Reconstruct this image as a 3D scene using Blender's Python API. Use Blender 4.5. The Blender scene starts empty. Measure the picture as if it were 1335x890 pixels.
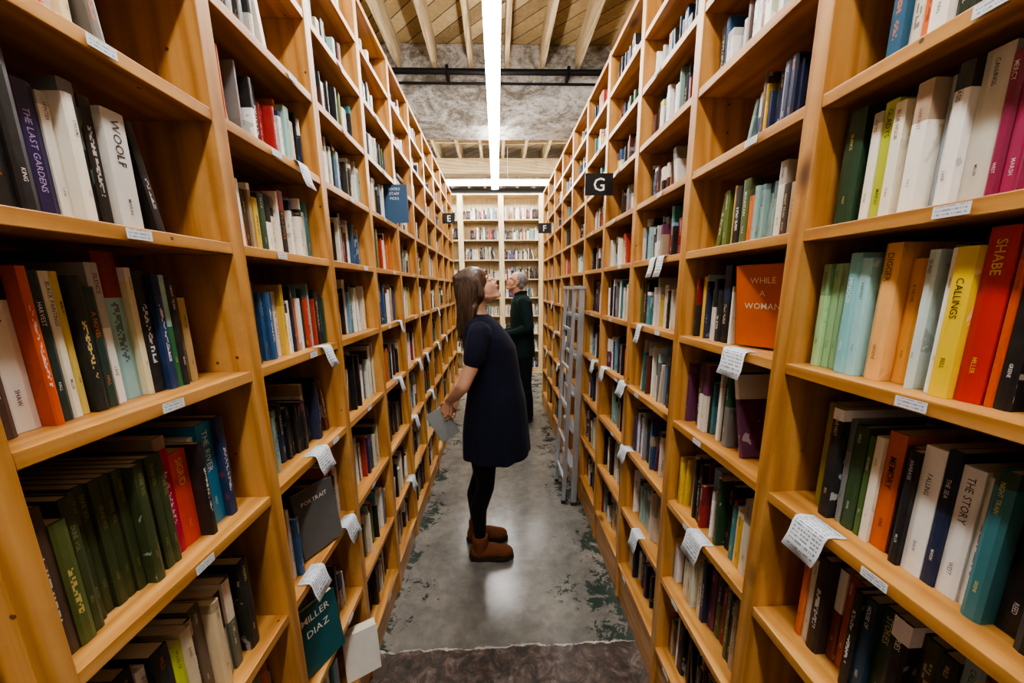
import bpy, bmesh, math, random
from mathutils import Vector, Matrix
random.seed(11)
S = bpy.context.scene
COL = S.collection
XL, XR = 0.535, 0.575
FPX = 480.0

def lin(c):
    if isinstance(c, str):
        c = c.lstrip('#'); c = [int(c[i:i+2], 16)/255 for i in (0, 2, 4)]
    return tuple((x/12.92 if x <= .04045 else ((x+.055)/1.055)**2.4) for x in c)

# ------------------------------------------------------------ materials
def new_mat(name):
    m = bpy.data.materials.new(name); m.use_nodes = True
    nt = m.node_tree
    b = nt.nodes['Principled BSDF']
    return m, nt, b
def nd(nt, t, **kw):
    n = nt.nodes.new(t)
    for k, v in kw.items():
        if hasattr(n, k): setattr(n, k, v)
    return n
def setin(n, d):
    for k, v in d.items(): n.inputs[k].default_value = v
def math_(nt, op, a, b=None, c=None):
    n = nt.nodes.new('ShaderNodeMath'); n.operation = op
    for i, x in enumerate((a, b, c)):
        if x is None: continue
        if isinstance(x, (int, float)): n.inputs[i].default_value = x
        else: nt.links.new(x, n.inputs[i])
    return n.outputs[0]
def mixc(nt, fac, a, b):
    n = nt.nodes.new('ShaderNodeMix'); n.data_type = 'RGBA'
    if isinstance(fac, (int, float)): n.inputs[0].default_value = fac
    else: nt.links.new(fac, n.inputs[0])
    for i, x in ((6, a), (7, b)):
        if isinstance(x, (tuple, list)): n.inputs[i].default_value = (*x[:3], 1)
        else: nt.links.new(x, n.inputs[i])
    return n.outputs[2]
def ramp(nt, fac, stops):
    n = nt.nodes.new('ShaderNodeValToRGB')
    e = n.color_ramp.elements
    while len(e) < len(stops): e.new(0.5)
    for i, (p, c) in enumerate(stops):
        e[i].position = p; e[i].color = (*c[:3], 1)
    nt.links.new(fac, n.inputs[0]); return n.outputs[0]
def coords(nt, scale=(1, 1, 1), off=None, kind='Object'):
    tc = nt.nodes.new('ShaderNodeTexCoord')
    mp = nt.nodes.new('ShaderNodeMapping'); mp.inputs['Scale'].default_value = scale
    nt.links.new(tc.outputs[kind], mp.inputs['Vector'])
    if off is not None: nt.links.new(off, mp.inputs['Location'])
    return mp.outputs[0]
def noise(nt, vec, scale=5, detail=4, dist=0., rough=.5):
    n = nt.nodes.new('ShaderNodeTexNoise'); setin(n, {'Scale': scale, 'Detail': detail, 'Distortion': dist, 'Roughness': rough})
    nt.links.new(vec, n.inputs['Vector']); return n.outputs['Fac']
def bump(nt, b, h, strength=.2, dist=.01):
    n = nt.nodes.new('ShaderNodeBump'); n.inputs['Strength'].default_value = strength; n.inputs['Distance'].default_value = dist
    nt.links.new(h, n.inputs['Height']); nt.links.new(n.outputs[0], b.inputs['Normal'])

def simple(name, col, rough=.5, metal=0., var=.12, nscale=30, bmp=.0, spec=.5):
    m, nt, b = new_mat(name)
    c = lin(col)
    f = noise(nt, coords(nt), nscale, 4)
    out = mixc(nt, f, tuple(x*(1-var) for x in c), tuple(min(1, x*(1+var)) for x in c))
    nt.links.new(out, b.inputs['Base Color'])
    setin(b, {'Roughness': rough, 'Metallic': metal, 'Specular IOR Level': spec})
    if bmp: bump(nt, b, f, bmp, .004)
    return m

def wood(name, axis, light='#D0A063', mid='#BE8B4B', dark='#925F2A', knots=True, rough=.36):
    m, nt, b = new_mat(name)
    at = nd(nt, 'ShaderNodeAttribute'); at.attribute_name = 'brd'
    off = nt.nodes.new('ShaderNodeCombineXYZ')
    o = math_(nt, 'MULTIPLY', at.outputs['Fac'], 37.0)
    for i in range(3): nt.links.new(o, off.inputs[i])
    sc = {'y': (14, 1.1, 14), 'z': (14, 14, 1.1), 'x': (1.1, 14, 14)}[axis]
    v = coords(nt, sc, off.outputs[0])
    n1 = noise(nt, v, 1.2, 3, 1.2)
    w = nt.nodes.new('ShaderNodeTexWave'); setin(w, {'Scale': .9, 'Distortion': 7., 'Detail': 3., 'Detail Scale': 1.2}); w.bands_direction = 'DIAGONAL'
    nt.links.new(v, w.inputs['Vector'])
    fine = noise(nt, coords(nt, {'y': (160, 5, 160), 'z': (160, 160, 5), 'x': (5, 160, 160)}[axis], off.outputs[0]), 1, 2)
    f = math_(nt, 'ADD', math_(nt, 'MULTIPLY', n1, .5), math_(nt, 'ADD', math_(nt, 'MULTIPLY', w.outputs['Fac'], .3), math_(nt, 'MULTIPLY', fine, .25)))
    c = ramp(nt, f, [(.25, lin(light)), (.52, lin(mid)), (.85, lin(dark))])
    c = mixc(nt, math_(nt, 'MULTIPLY', at.outputs['Fac'], .3), c, lin('#98642E'))
    g = noise(nt, coords(nt), 5, 6, .3, .7)
    gm = nt.nodes.new('ShaderNodeMapRange'); setin(gm, {'From Min': .50, 'From Max': .75, 'To Min': 0., 'To Max': .4}); nt.links.new(g, gm.inputs['Value'])
    c = mixc(nt, gm.outputs[0], c, lin('#6E4820'))
    if knots:
        ks = {'y': (7, 3.2, 7), 'z': (7, 7, 3.2), 'x': (3.2, 7, 7)}[axis]
        vo = nt.nodes.new('ShaderNodeTexVoronoi'); vo.inputs['Scale'].default_value = 1.0
        nt.links.new(coords(nt, ks, off.outputs[0]), vo.inputs['Vector'])
        k = nt.nodes.new('ShaderNodeMapRange'); setin(k, {'From Min': .07, 'From Max': .16, 'To Min': 1., 'To Max': 0.})
        nt.links.new(vo.outputs['Distance'], k.inputs['Value'])
        sp = nt.nodes.new('ShaderNodeSeparateColor'); nt.links.new(vo.outputs['Color'], sp.inputs[0])
        kk = math_(nt, 'MULTIPLY', k.outputs[0], math_(nt, 'GREATER_THAN', sp.outputs[0], .35))
        c = mixc(nt, math_(nt, 'MULTIPLY', kk, .85), c, lin('#40220C'))
        # small nail holes and dents
        v2 = nt.nodes.new('ShaderNodeTexVoronoi'); v2.inputs['Scale'].default_value = 26.0
        nt.links.new(coords(nt, (1, 1, 1), off.outputs[0]), v2.inputs['Vector'])
        s2 = nt.nodes.new('ShaderNodeSeparateColor'); nt.links.new(v2.outputs['Color'], s2.inputs[0])
        hole = math_(nt, 'MULTIPLY', math_(nt, 'LESS_THAN', v2.outputs['Distance'], .09), math_(nt, 'GREATER_THAN', s2.outputs[0], .8))
        c = mixc(nt, math_(nt, 'MULTIPLY', hole, .8), c, lin('#2A1608'))
    nt.links.new(c, b.inputs['Base Color'])
    setin(b, {'Roughness': rough, 'Specular IOR Level': .45})
    bump(nt, b, fine, .08, .002)
    return m

M_WH = wood('pine_shelf_board', 'y'); M_WV = wood('pine_upright', 'z')
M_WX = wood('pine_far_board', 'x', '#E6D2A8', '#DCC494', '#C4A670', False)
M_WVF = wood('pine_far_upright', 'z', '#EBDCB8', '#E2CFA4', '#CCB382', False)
M_JOIST = wood('ceiling_joist_wood', 'y', '#D2C29E', '#BBA884', '#8C7854', False, .7)
M_JOISTX = wood('ceiling_bridging_wood', 'x', '#CCBB96', '#B29E78', '#84704E', False, .7)

def cover_mat():
    m, nt, b = new_mat('book_covers')
    def A(n):
        a = nt.nodes.new('ShaderNodeAttribute'); a.attribute_name = n; return a
    c1, c2, ink, par, dim = A('cover'), A('cover2'), A('ink'), A('par'), A('dim')
    uv = nt.nodes.new('ShaderNodeUVMap'); s = nt.nodes.new('ShaderNodeSeparateXYZ'); nt.links.new(uv.outputs[0], s.inputs[0])
    u, v = s.outputs[0], s.outputs[1]
    ps = nt.nodes.new('ShaderNodeSeparateXYZ'); nt.links.new(par.outputs['Vector'], ps.inputs[0])
    ds = nt.nodes.new('ShaderNodeSeparateXYZ'); nt.links.new(dim.outputs['Vector'], ds.inputs[0])
    blk = math_(nt, 'GREATER_THAN', v, ps.outputs[0])
    base = mixc(nt, blk, c1.outputs['Color'], c2.outputs['Color'])
    ca = math_(nt, 'FLOOR', math_(nt, 'MULTIPLY', math_(nt, 'MULTIPLY', v, ds.outputs[1]), 300.))
    cb = math_(nt, 'FLOOR', math_(nt, 'MULTIPLY', u, 9.))
    cx = nt.nodes.new('ShaderNodeCombineXYZ'); nt.links.new(ca, cx.inputs[0]); nt.links.new(cb, cx.inputs[1]); nt.links.new(math_(nt, 'MULTIPLY', ds.outputs[2], 91.), cx.inputs[2])
    wn = nt.nodes.new('ShaderNodeTexWhiteNoise'); wn.noise_dimensions = '3D'; nt.links.new(cx.outputs[0], wn.inputs['Vector'])
    t = math_(nt, 'GREATER_THAN', wn.outputs['Value'], .48)
    t = math_(nt, 'MULTIPLY', t, math_(nt, 'GREATER_THAN', v, ps.outputs[1]))
    t = math_(nt, 'MULTIPLY', t, math_(nt, 'LESS_THAN', v, ps.outputs[2]))
    t = math_(nt, 'MULTIPLY', t, math_(nt, 'LESS_THAN', math_(nt, 'ABSOLUTE', math_(nt, 'SUBTRACT', u, .5)), .17))
    col = mixc(nt, math_(nt, 'MULTIPLY', t, .7), base, ink.outputs['Color'])
    art = noise(nt, coords(nt), 22, 3, .6)
    side = math_(nt, 'GREATER_THAN', u, 1.5)
    am = math_(nt, 'MULTIPLY', side, math_(nt, 'GREATER_THAN', art, .6))
    col = mixc(nt, math_(nt, 'MULTIPLY', am, .4), col, c2.outputs['Color'])
    wear = noise(nt, coords(nt), 60, 3)
    col = mixc(nt, math_(nt, 'MULTIPLY', wear, .16), col, (.22, .2, .18))
    nt.links.new(col, b.inputs['Base Color'])
    setin(b, {'Roughness': .36, 'Specular IOR Level': .4})
    return m
M_COVER = cover_mat()
def page_mat():
    m, nt, b = new_mat('book_pages')
    f = noise(nt, coords(nt, (40, 900, 40)), 1, 2)
    nt.links.new(mixc(nt, f, lin('#BFB394'), lin('#E2DAC4')), b.inputs['Base Color']); b.inputs['Roughness'].default_value = .8
    return m
M_PAGE = page_mat()

# ------------------------------------------------------------ glyph library
GLY = {}
def make_glyphs():
    for ch in 'ABCDEFGHIJKLMNOPQRSTUVWXYZ&0123456789':
        cu = bpy.data.curves.new('g', 'FONT'); cu.body = ch; cu.resolution_u = 2; cu.size = 1; cu.offset = .004
        ob = bpy.data.objects.new('g', cu); COL.objects.link(ob)
        bpy.context.view_layer.update()
        me = ob.to_mesh()
        vs = [(v.co.x, v.co.y) for v in me.vertices]; fs = [tuple(p.vertices) for p in me.polygons]
        x0 = min(v[0] for v in vs); w = max(v[0] for v in vs)-x0
        GLY[ch] = ([(x-x0, y) for x, y in vs], fs, w)
        ob.to_mesh_clear(); bpy.data.objects.remove(ob); bpy.data.curves.remove(cu)
make_glyphs()
def layout(txt):
    out = []; x = 0
    for ch in txt:
        if ch == ' ': x += .35; continue
        vs, fs, w = GLY[ch]
        out.append(([(a+x, b) for a, b in vs], fs)); x += w+.1
    return out, x-.1

# ------------------------------------------------------------ book mesh builder
class Books:
    def __init__(s):
        s.V=[]; s.F=[]; s.M=[]; s.UV=[]; s.A={'cover':[], 'cover2':[], 'ink':[]}; s.P=[]; s.D=[]
    def face(s, idx, mat, uvs, at):
        s.F.append(idx); s.M.append(mat); s.UV.extend(uvs)
        s.A['cover'].append(at[0]); s.A['cover2'].append(at[1]); s.A['ink'].append(at[2]); s.P.append(at[3]); s.D.append(at[4])
    def finish(s, name):
        me = bpy.data.meshes.new(name); me.from_pydata(s.V, [], s.F)
        me.materials.append(M_COVER); me.materials.append(M_PAGE)
        me.polygons.foreach_set('material_index', s.M)
        uvl = me.uv_layers.new(name='UVMap'); fl = []
        for a in s.UV: fl.extend(a)
        uvl.data.foreach_set('uv', fl)
        for k, arr in s.A.items():
            a = me.attributes.new(k, 'FLOAT_COLOR', 'FACE'); fl = []
            for c in arr: fl.extend((c[0], c[1], c[2], 1.))
            a.data.foreach_set('color', fl)
        for k, arr in (('par', s.P), ('dim', s.D)):
            a = me.attributes.new(k, 'FLOAT_VECTOR', 'FACE'); fl = []
            for c in arr: fl.extend(c)
            a.data.foreach_set('vector', fl)
        me.update()
        ob = bpy.data.objects.new(name, me); COL.objects.link(ob); return ob

WORDS = ['THE SEA', 'ANABASIS', 'LOST CITY', 'MEMORY', 'A NOVEL', 'WINTER', 'DAYS', 'PLAIN WHITE', 'GARDENS', 'SHADOWS', 'NIGHT TRAIN', 'HOUSE OF', 'CALLINGS', 'STORIES', 'SEVEN', 'GREAT SKY', 'RIVER', 'POEMS', 'THE LAST', 'SILENCE', 'ISLAND', 'MERCY', 'ORCHARD', 'WILD', 'BLUE HOUR', 'COLD', 'THE ARTIST', 'FALLING', 'LETTERS', 'KINGDOM', 'SALT', 'BONES', 'EXIT', 'MOUNTAIN', 'HARVEST', 'DREAMS', 'GLASS']
AUTH = ['MILLER', 'DIAZ', 'GREENE', 'HALL', 'WEST', 'FORD', 'SHAW', 'LANE', 'COLE', 'MARSH', 'KING', 'REED', 'STONE', 'BELL']
PAL = [('#E9E4D6',19),('#D8CFB8',10),('#F2F0EA',15),('#151518',17),('#26231F',8),('#1B2A4E',8),('#245280',4),('#8E1C1C',4),('#B03A28',3),('#5C2A20',4),('#214A2E',3),('#5C6A32',3),('#3A8088',3),('#95B8B4',4),('#C86828',3),('#D8B444',3),('#7B7B7C',5),('#A8947A',5),('#4A382C',4),('#6A3558',2),('#3A2A56',2),('#6F94B4',3)]
PALF = [c for c, w in PAL for _ in range(w)]
def lum(c): return .3*c[0]+.59*c[1]+.11*c[2]
def rc():
    c = lin(random.choice(PALF)); k = random.uniform(.8, 1.15)
    return tuple(min(.9, x*k*random.uniform(.95, 1.05)) for x in c)
def ink_for(c):
    if lum(c) > .25: return lin(random.choice(['#1a1a1a', '#222a44', '#7a1a1a', '#333333', '#1a1a1a']))
    return lin(random.choice(['#f0eee8', '#f0eee8', '#e8cf7a', '#e0e0e0', '#e07a3a', '#d9c79a']))

def add_book(B, mp, rdir, t, z, T, H, D, sb, th, cov, text=0, title=None, inkc=None, hard=None):
    cs, sn = math.cos(th), math.sin(th)
    zo = z + (T*sn if th > 0 else 0)
    def L(a, tl, h):
        return mp(sb+a, t + tl*cs + h*sn, zo + h*cs - tl*sn)
    c2 = rc() if random.random() < .5 else tuple(x*.6 for x in cov)
    ink = inkc or ink_for(cov)
    blk = random.choice([2, 2, 2, .82, .7, .9, .55]) if title is None else 2
    if text and title is None and random.random() < .3: text = 0
    t0, t1 = (.25, random.uniform(.6, .85))
    if text: t0, t1 = 2, 2
    if blk < 2 and not text: t1 = min(t1, blk-.03)
    at = (cov, c2, ink, (blk, t0, t1), (T, H, random.random()))
    if hard is None: hard = random.random() < .4
    c = .0025 if hard else .0008; c = min(c, T*.2); hd = .004 if hard else .0006
    bu = .003 if hard else .001
    prof = [(D, 0), (bu, 0), (0, .25*T), (0, .75*T), (bu, T), (D, T)]
    n = len(B.V)
    B.V += [L(a, tt, 0) for a, tt in prof]
    B.V += [L(a, tt, H) for a, tt in prof]
    inn = [(D-.001, c), (.005, c), (.005, T-c), (D-.001, T-c)]
    B.V += [L(a, tt, H) for a, tt in inn]
    B.V += [L(a, tt, H-hd) for a, tt in inn]
    def q(i, j, ua, ub, mat=0):
        B.face((n+i, n+j, n+j+6, n+i+6), mat, [(ua, 0), (ub, 0), (ub, 1), (ua, 1)], at)
    q(0, 1, 3, 2); q(1, 2, 0, .25); q(2, 3, .25, .75); q(3, 4, .75, 1); q(4, 5, 2, 3); q(5, 0, 2, 3, 1)
    z2 = [(2, 0)]
    B.face(tuple(n+i for i in range(6)), 0, z2*6, at)
    B.face((n+6, n+7, n+13, n+12), 0, z2*4, at)
    B.face((n+7, n+8, n+9, n+10, n+14, n+13), 0, z2*6, at)
    B.face((n+10, n+11, n+15, n+14), 0, z2*4, at)
    for i in range(3): B.face((n+12+i, n+13+i, n+17+i, n+16+i), 0, z2*4, at)
    B.face((n+16, n+17, n+18, n+19), 1, z2*4, at)
    if text and T > .009:
        ttl = title or random.choice(WORDS)
        at2 = (ink, ink, ink, (2, 2, 2), (T, H, .5))
        def put(txt, htop, maxlen, size):
            gl, w = layout(txt)
            size = min(size, maxlen/w)
            for vs, fs in gl:
                m = len(B.V)
                for gx, gy in vs:
                    B.V.append(L(-.0007, T/2 + rdir*(gy-.35)*size, htop-gx*size))
                for f in fs: B.face(tuple(m+i for i in f), 0, [(2, 0)]*len(f), at2)
            return w*size
        sz = min(T*.52, .018) if title else min(T*random.uniform(.3, .5), random.uniform(.006, .012))
        top = H*random.choice([.93, .93, .8])
        tw = put(ttl, top, H*.6, sz)
        if top-tw > H*.32: put(random.choice(AUTH), H*.27, H*.2, min(sz*.7, .007))

def fill(B, mp, rdir, t0, t1, z, hh, text=0, items=None, anchor=None, dmax=.2, full=None, excl=()):
    pl = []; stack = None
    if items:
        t = anchor
        for it in items:
            c, T, hf = it[:3]; th = it[3] if len(it) > 3 else 0
            ttl = it[4] if len(it) > 4 else None; ik = lin(it[5]) if len(it) > 5 else None
            H = min(hf, hh-.012)
            w = T*math.cos(th)+H*abs(math.sin(th))
            if t + w > t1-.001: break
            pl.append((t + (H*abs(math.sin(th)) if th < 0 else 0), T, H, th, lin(c), ttl, ik, 1))
            t += w+.0006
        t = anchor-.001
        while True:
            T = random.uniform(.014, .03)
            if t-T < t0+.003: break
            t -= T; pl.append((t, T, (hh-.03)*random.uniform(.7, .93), 0, rc(), None, None, 1)); t -= .0006
    else:
        fr = full if full else random.choice([.55, .72, .82, .9, .95, 1, 1, 1])
        end = t0+(t1-t0)*fr; t = t0+.003
        hb = min(hh-.03, .235)*random.uniform(.82, .98)
        run = 0; rcv = None
        while t < end:
            if run > 0: run -= 1
            else:
                rcv = None
                if random.random() < .06: run = random.randint(2, 5); rcv = (rc(), random.uniform(.010, .02), hb*random.uniform(.75, 1))
            T = max(.006, random.gauss(.0155, .0085)); H = min(hb*random.uniform(.68, 1.06), hh-.026); c = rc()
            if rcv: c, T, H = rcv
            th = 0
            if random.random() < .05: th = -random.uniform(.05, .18)
            if t+T > end and end < t1-.06 and random.random() < .7: th = -random.uniform(.08, .28)
            w = T*math.cos(th)+H*abs(math.sin(th))
            if t+w > t1-.003: break
            pl.append((t + (H*abs(math.sin(th)) if th < 0 else 0), T, H, th, c, None, None, 0)); t += w+.0006
        gap = t1-t
        rev = random.random() < .35
        if gap > .125 and random.random() < .6: stack = (t+.004, min(gap-.01, .19))
        if rev:
            pl = [(t0+t1-a-b, b, h, -th, c, x, y, w) for a, b, h, th, c, x, y, w in pl]
            if stack: stack = (t0+t1-stack[0]-stack[1], stack[1])
    base = random.uniform(.035, .055)
    for a, T, H, th, c, ttl, ik, cu in pl:
        lo, hi = min(a, a+H*math.sin(th)), max(a+T, a+T+H*math.sin(th))
        if any(lo < e1 and hi > e0 for e0, e1 in excl): continue
        D = min(dmax, H*random.uniform(.62, .74))
        add_book(B, mp, rdir, a, z+.0005, T, H, D, base+random.uniform(-.012, .018), th, c, text, ttl, ik)
    if stack and not any(stack[0] < e1 and stack[0]+stack[1] > e0 for e0, e1 in excl):
        zb = z+.0005; n = random.randint(2, 5)
        for j in range(n):
            T = random.uniform(.015, .03); H = stack[1]*random.uniform(.82, 1)
            if zb+T > z+hh-.02: break
            tb = stack[0]
            if rdir > 0: mq = lambda a, t, zz, tb=tb, H=H, zb=zb: mp(a, tb+H-zz, zb+t)
            else: mq = lambda a, t, zz, tb=tb, H=H, zb=zb: mp(a, tb+zz, zb+t)
            add_book(B, mq, 1, 0, 0, T, H, H*.68, base+random.uniform(-.01, .015), 0, rc(), text)
            zb += T+.0006

# ------------------------------------------------------------ board builder
class Boards:
    def __init__(s): s.V=[]; s.F=[]; s.M=[]; s.R=[]
    def box(s, p0, p1, mat=0, r=None):
        r = random.random() if r is None else r
        n = len(s.V)
        x0, x1 = sorted((p0[0], p1[0])); y0, y1 = sorted((p0[1], p1[1])); z0, z1 = sorted((p0[2], p1[2]))
        s.V += [(x0,y0,z0),(x1,y0,z0),(x1,y1,z0),(x0,y1,z0),(x0,y0,z1),(x1,y0,z1),(x1,y1,z1),(x0,y1,z1)]
        for f in ((0,3,2,1),(4,5,6,7),(0,1,5,4),(1,2,6,5),(2,3,7,6),(3,0,4,7)):
            s.F.append(tuple(n+i for i in f)); s.M.append(mat); s.R.append(r)
    def finish(s, name, mats, bev=.0015):
        me = bpy.data.meshes.new(name); me.from_pydata(s.V, [], s.F)
        for m in mats: me.materials.append(m)
        me.polygons.foreach_set('material_index', s.M)
        a = me.attributes.new('brd', 'FLOAT', 'FACE'); a.data.foreach_set('value', s.R)
        ob = bpy.data.objects.new(name, me); COL.objects.link(ob)
        if bev:
            md = ob.modifiers.new('bevel', 'BEVEL'); md.width = bev; md.segments = 2; md.limit_method = 'ANGLE'
        return ob

def bookcase(name, mp, divs, levels, top, depth, th_div, mats):
    B = Boards()
    for d in divs: B.box(mp(0, d-th_div/2, 0), mp(depth, d+th_div/2, top-.0), 1)
    for i in range(len(divs)-1):
        a, b = divs[i]+th_div/2, divs[i+1]-th_div/2
        for z in levels: B.box(mp(.002, a, z-.022), mp(depth, b, z), 0)
        B.box(mp(.01, a, 0), mp(.03, b, levels[0]-.022), 0)
        B.box(mp(.002, a, top-.024), mp(depth, b, top-.002), 0)
        B.box(mp(depth, divs[i], 0), mp(depth+.012, divs[i+1], top), 1)
    return B.finish(name, mats)

LLEV = [.13, .43, .755, 1.08, 1.378, 1.645, 1.89, 2.115, 2.33, 2.52]; LTOP = 2.70
RLEV = [.20, .51, .82, 1.112, 1.395, 1.65, 1.875, 2.09, 2.295, 2.485]; RTOP = 2.67
LD = [.82+.44*k for k in range(-4, 10)]; RD = [.72+.44*k for k in range(-4, 10)]
mpL = lambda a, t, z: (-XL-a, t, z)
mpR = lambda a, t, z: (XR+a, t, z)
bookcase('bookshelf', mpL, LD, LLEV, LTOP, .27, .036, [M_WH, M_WV])
bookcase('bookshelf', mpR, RD, RLEV, RTOP, .27, .036, [M_WH, M_WV])
YF = 6.6
mpF = lambda a, t, z: (t, YF+a, z)
FLEV = [.10, .42, .74, 1.06, 1.38, 1.70, 2.03, 2.36, 2.69]
FD = [-1.98+.69*k for k in range(0, 7)]
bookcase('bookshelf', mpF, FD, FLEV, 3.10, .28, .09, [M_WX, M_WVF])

CL = {
 6: (.46, [('#B9B2A0',.02,.17),('#C8C3B6',.02,.18),('#EDEAE2',.022,.18),('#F2F0EC',.022,.185,0,'REVENGE','#222222'),('#A3161E',.018,.19),('#C9302C',.016,.18),('#E5E0D4',.02,.18),('#E8D9A8',.012,.16),('#6E6A62',.016,.165,-.1)]),
 5: (.448, [('#DD7A24',.017,.165),('#0E0E0E',.024,.205,0,'AMERICA','#E8772E'),('#131315',.018,.19,0,'LIFE','#E9E4D6'),('#A9A7A2',.013,.165),('#241A50',.030,.165,0,'THE LAST GARDENS','#B8A8D8'),('#EEEBE2',.013,.16),('#E7E1CF',.014,.165),('#0E0E0E',.02,.19),('#1E1D1A',.016,.178),('#C9C7C2',.034,.17,0,'WOOLF','#222222'),('#45464A',.012,.16),('#2A2A2E',.014,.172,-.16)]),
 4: (.448, [('#E9E6DD',.034,.20),('#C8541B',.010,.205),('#15302C',.018,.20),('#E8E2CC',.013,.2,0,'BLACK PAINTINGS','#333333'),('#E0CC70',.012,.2),('#101C1C',.016,.195),('#1F3A34',.02,.18),('#E5E5DF',.018,.215),('#8FB8BA',.034,.235),('#D8CFA8',.01,.21),('#101826',.022,.205),('#123260',.014,.2),('#1F6A3A',.012,.2),('#15171C',.014,.195),('#E6E2D6',.012,.19),('#B09868',.016,.16)]),
 3: (.455, [('#34421F',.0145,.205,0,'DUNE VOL','#8a8a50')]*10+[('#B8144A',.022,.225),('#DD421B',.036,.185,0,'SIGRID','#F0C080'),('#111111',.012,.19),('#E6E6E0',.013,.195),('#1F7FA8',.036,.215,0,'THE RIVER','#E8E8E8'),('#15305A',.018,.22),('#B97E3A',.018,.2)]),
 2: (.44, [('#121212',.03,.2),('#1A1816',.028,.22),('#EDEBE5',.016,.2),('#1A1D20',.03,.21),('#C0CC22',.02,.19),('#CDBF9E',.02,.2),('#2A231E',.014,.2),('#7A6A5E',.024,.21),('#CDB994',.02,.2),('#D8D0BC',.02,.2),('#5E6456',.02,.21),('#987E54',.02,.2),('#12180F',.03,.22)]),
}
CR = {
 6: (.40, [('#E6E0D2',.02,.17),('#F0EEE8',.03,.175,0,'TATIANA','#777777'),('#8C9A2C',.014,.165),('#EDEBE5',.022,.175),('#3E6E9A',.013,.17),('#EFE7D0',.024,.17),('#102A1a',.02,.172),('#E9E4D6',.022,.168),('#C7261B',.012,.17),('#DD701F',.012,.165),('#E8E2D0',.022,.17),('#1A5A7A',.02,.165)]),
 5: (.40, [('#101012',.02,.2),('#14161E',.014,.195),('#8A1A4A',.016,.175),('#A02858',.016,.17,0,'TALE OF','#F0D0E0'),('#8A1A4A',.014,.17),('#CFCDC0',.028,.185),('#F0EEE8',.018,.18),('#AFC2CE',.014,.175),('#F0ECE0',.02,.175),('#E8E2CC',.016,.17),('#EDE9D6',.016,.165),('#B4BE38',.02,.175,0,'GLADYS','#20302A'),('#EEE8D8',.014,.165),('#141416',.014,.165),('#1F4229',.034,.185)]),
 4: (.40, [('#101012',.016,.215),('#D0541A',.010,.2),('#C4261E',.028,.225,0,'SHABE','#E9C33A'),('#E4C428',.022,.2,0,'CALLINGS','#1a1a1a'),('#EFEFEA',.010,.2),('#1F6A4A',.016,.205,0,'MOUNTAIN','#f0f0e0'),('#C8DAD6',.013,.2),('#15181E',.009,.19),('#EAA850',.023,.19),('#ECB26A',.024,.215,0,'DIGGER','#5a3a1a'),('#EFE7D2',.012,.17),('#9ED0D2',.018,.195),('#84C2C6',.020,.205,0,'MINOCO','#e9f5f5'),('#7FB4AA',.009,.195),('#8EBC90',.015,.19),('#9AC894',.015,.19),('#AAD49C',.015,.19)]),
 3: (.40, [('#EDEDEA',.014,.19),('#E9E9E6',.024,.195,0,'THE STORY','#444444'),('#16294E',.016,.21),('#F0EFEA',.026,.205),('#0C1014',.013,.19,0,'ANABASIS','#d8e0e0'),('#0E1A24',.014,.19,0,'THE ANABASIS','#d8e0e0'),('#D0641F',.026,.205,0,'MEMORY','#3a1a0a'),('#E8E1CC',.013,.19),('#48682F',.015,.185),('#304A28',.024,.195),('#8B8F8C',.013,.2),('#18191C',.020,.215),('#8E8826',.032,.215,0,'DAYS GIFT','#E5822E')]),
 2: (.40, [('#12262A',.02,.2),('#44471E',.028,.2),('#101316',.026,.21),('#2A4A26',.026,.2,0,'STORIES','#d0d0a0'),('#103A54',.018,.2),('#0C0E12',.016,.2),('#9C4620',.016,.2),('#B85628',.014,.2),('#7A361C',.016,.2),('#2A1C16',.024,.21),('#D9D4C2',.016,.19),('#E0701C',.012,.2)]),
}
EXC = {0: {1: [(.875, 1.03)], 2: [(.97, 1.12)], 0: [(1.08, 1.245)], 6: [(2.02, 2.14)]}, 1: {4: [(.775, .935)]}}
for side, (mp, D_, LEV, TOP, C, rdir) in enumerate([(mpL, LD, LLEV, LTOP, CL, 1), (mpR, RD, RLEV, RTOP, CR, -1)]):
    B = Books()
    for i in range(len(D_)-1):
        a, b = D_[i]+.018, D_[i+1]-.018
        for k, z in enumerate(LEV):
            hh = (LEV+[TOP])[k+1]-z-.022
            near = (3 <= i <= 6) and k < 9
            if i == 3 and k in C:
                fill(B, mp, rdir, a, b, z, hh, 1, C[k][1], C[k][0])
            else:
                fill(B, mp, rdir, a, b, z, hh, 1 if near else 0, excl=EXC[side].get(k, ()))
    B.finish('shelved_books')
B = Books()
for i in range(len(FD)-1):
    for k, z in enumerate(FLEV):
        hh = (FLEV+[3.10])[k+1]-z-.022
        fill(B, mpF, 1, FD[i]+.045, FD[i+1]-.045, z, min(hh, .24), 0, full=random.choice([.8, .95, 1]))
B.finish('shelved_books')

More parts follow.
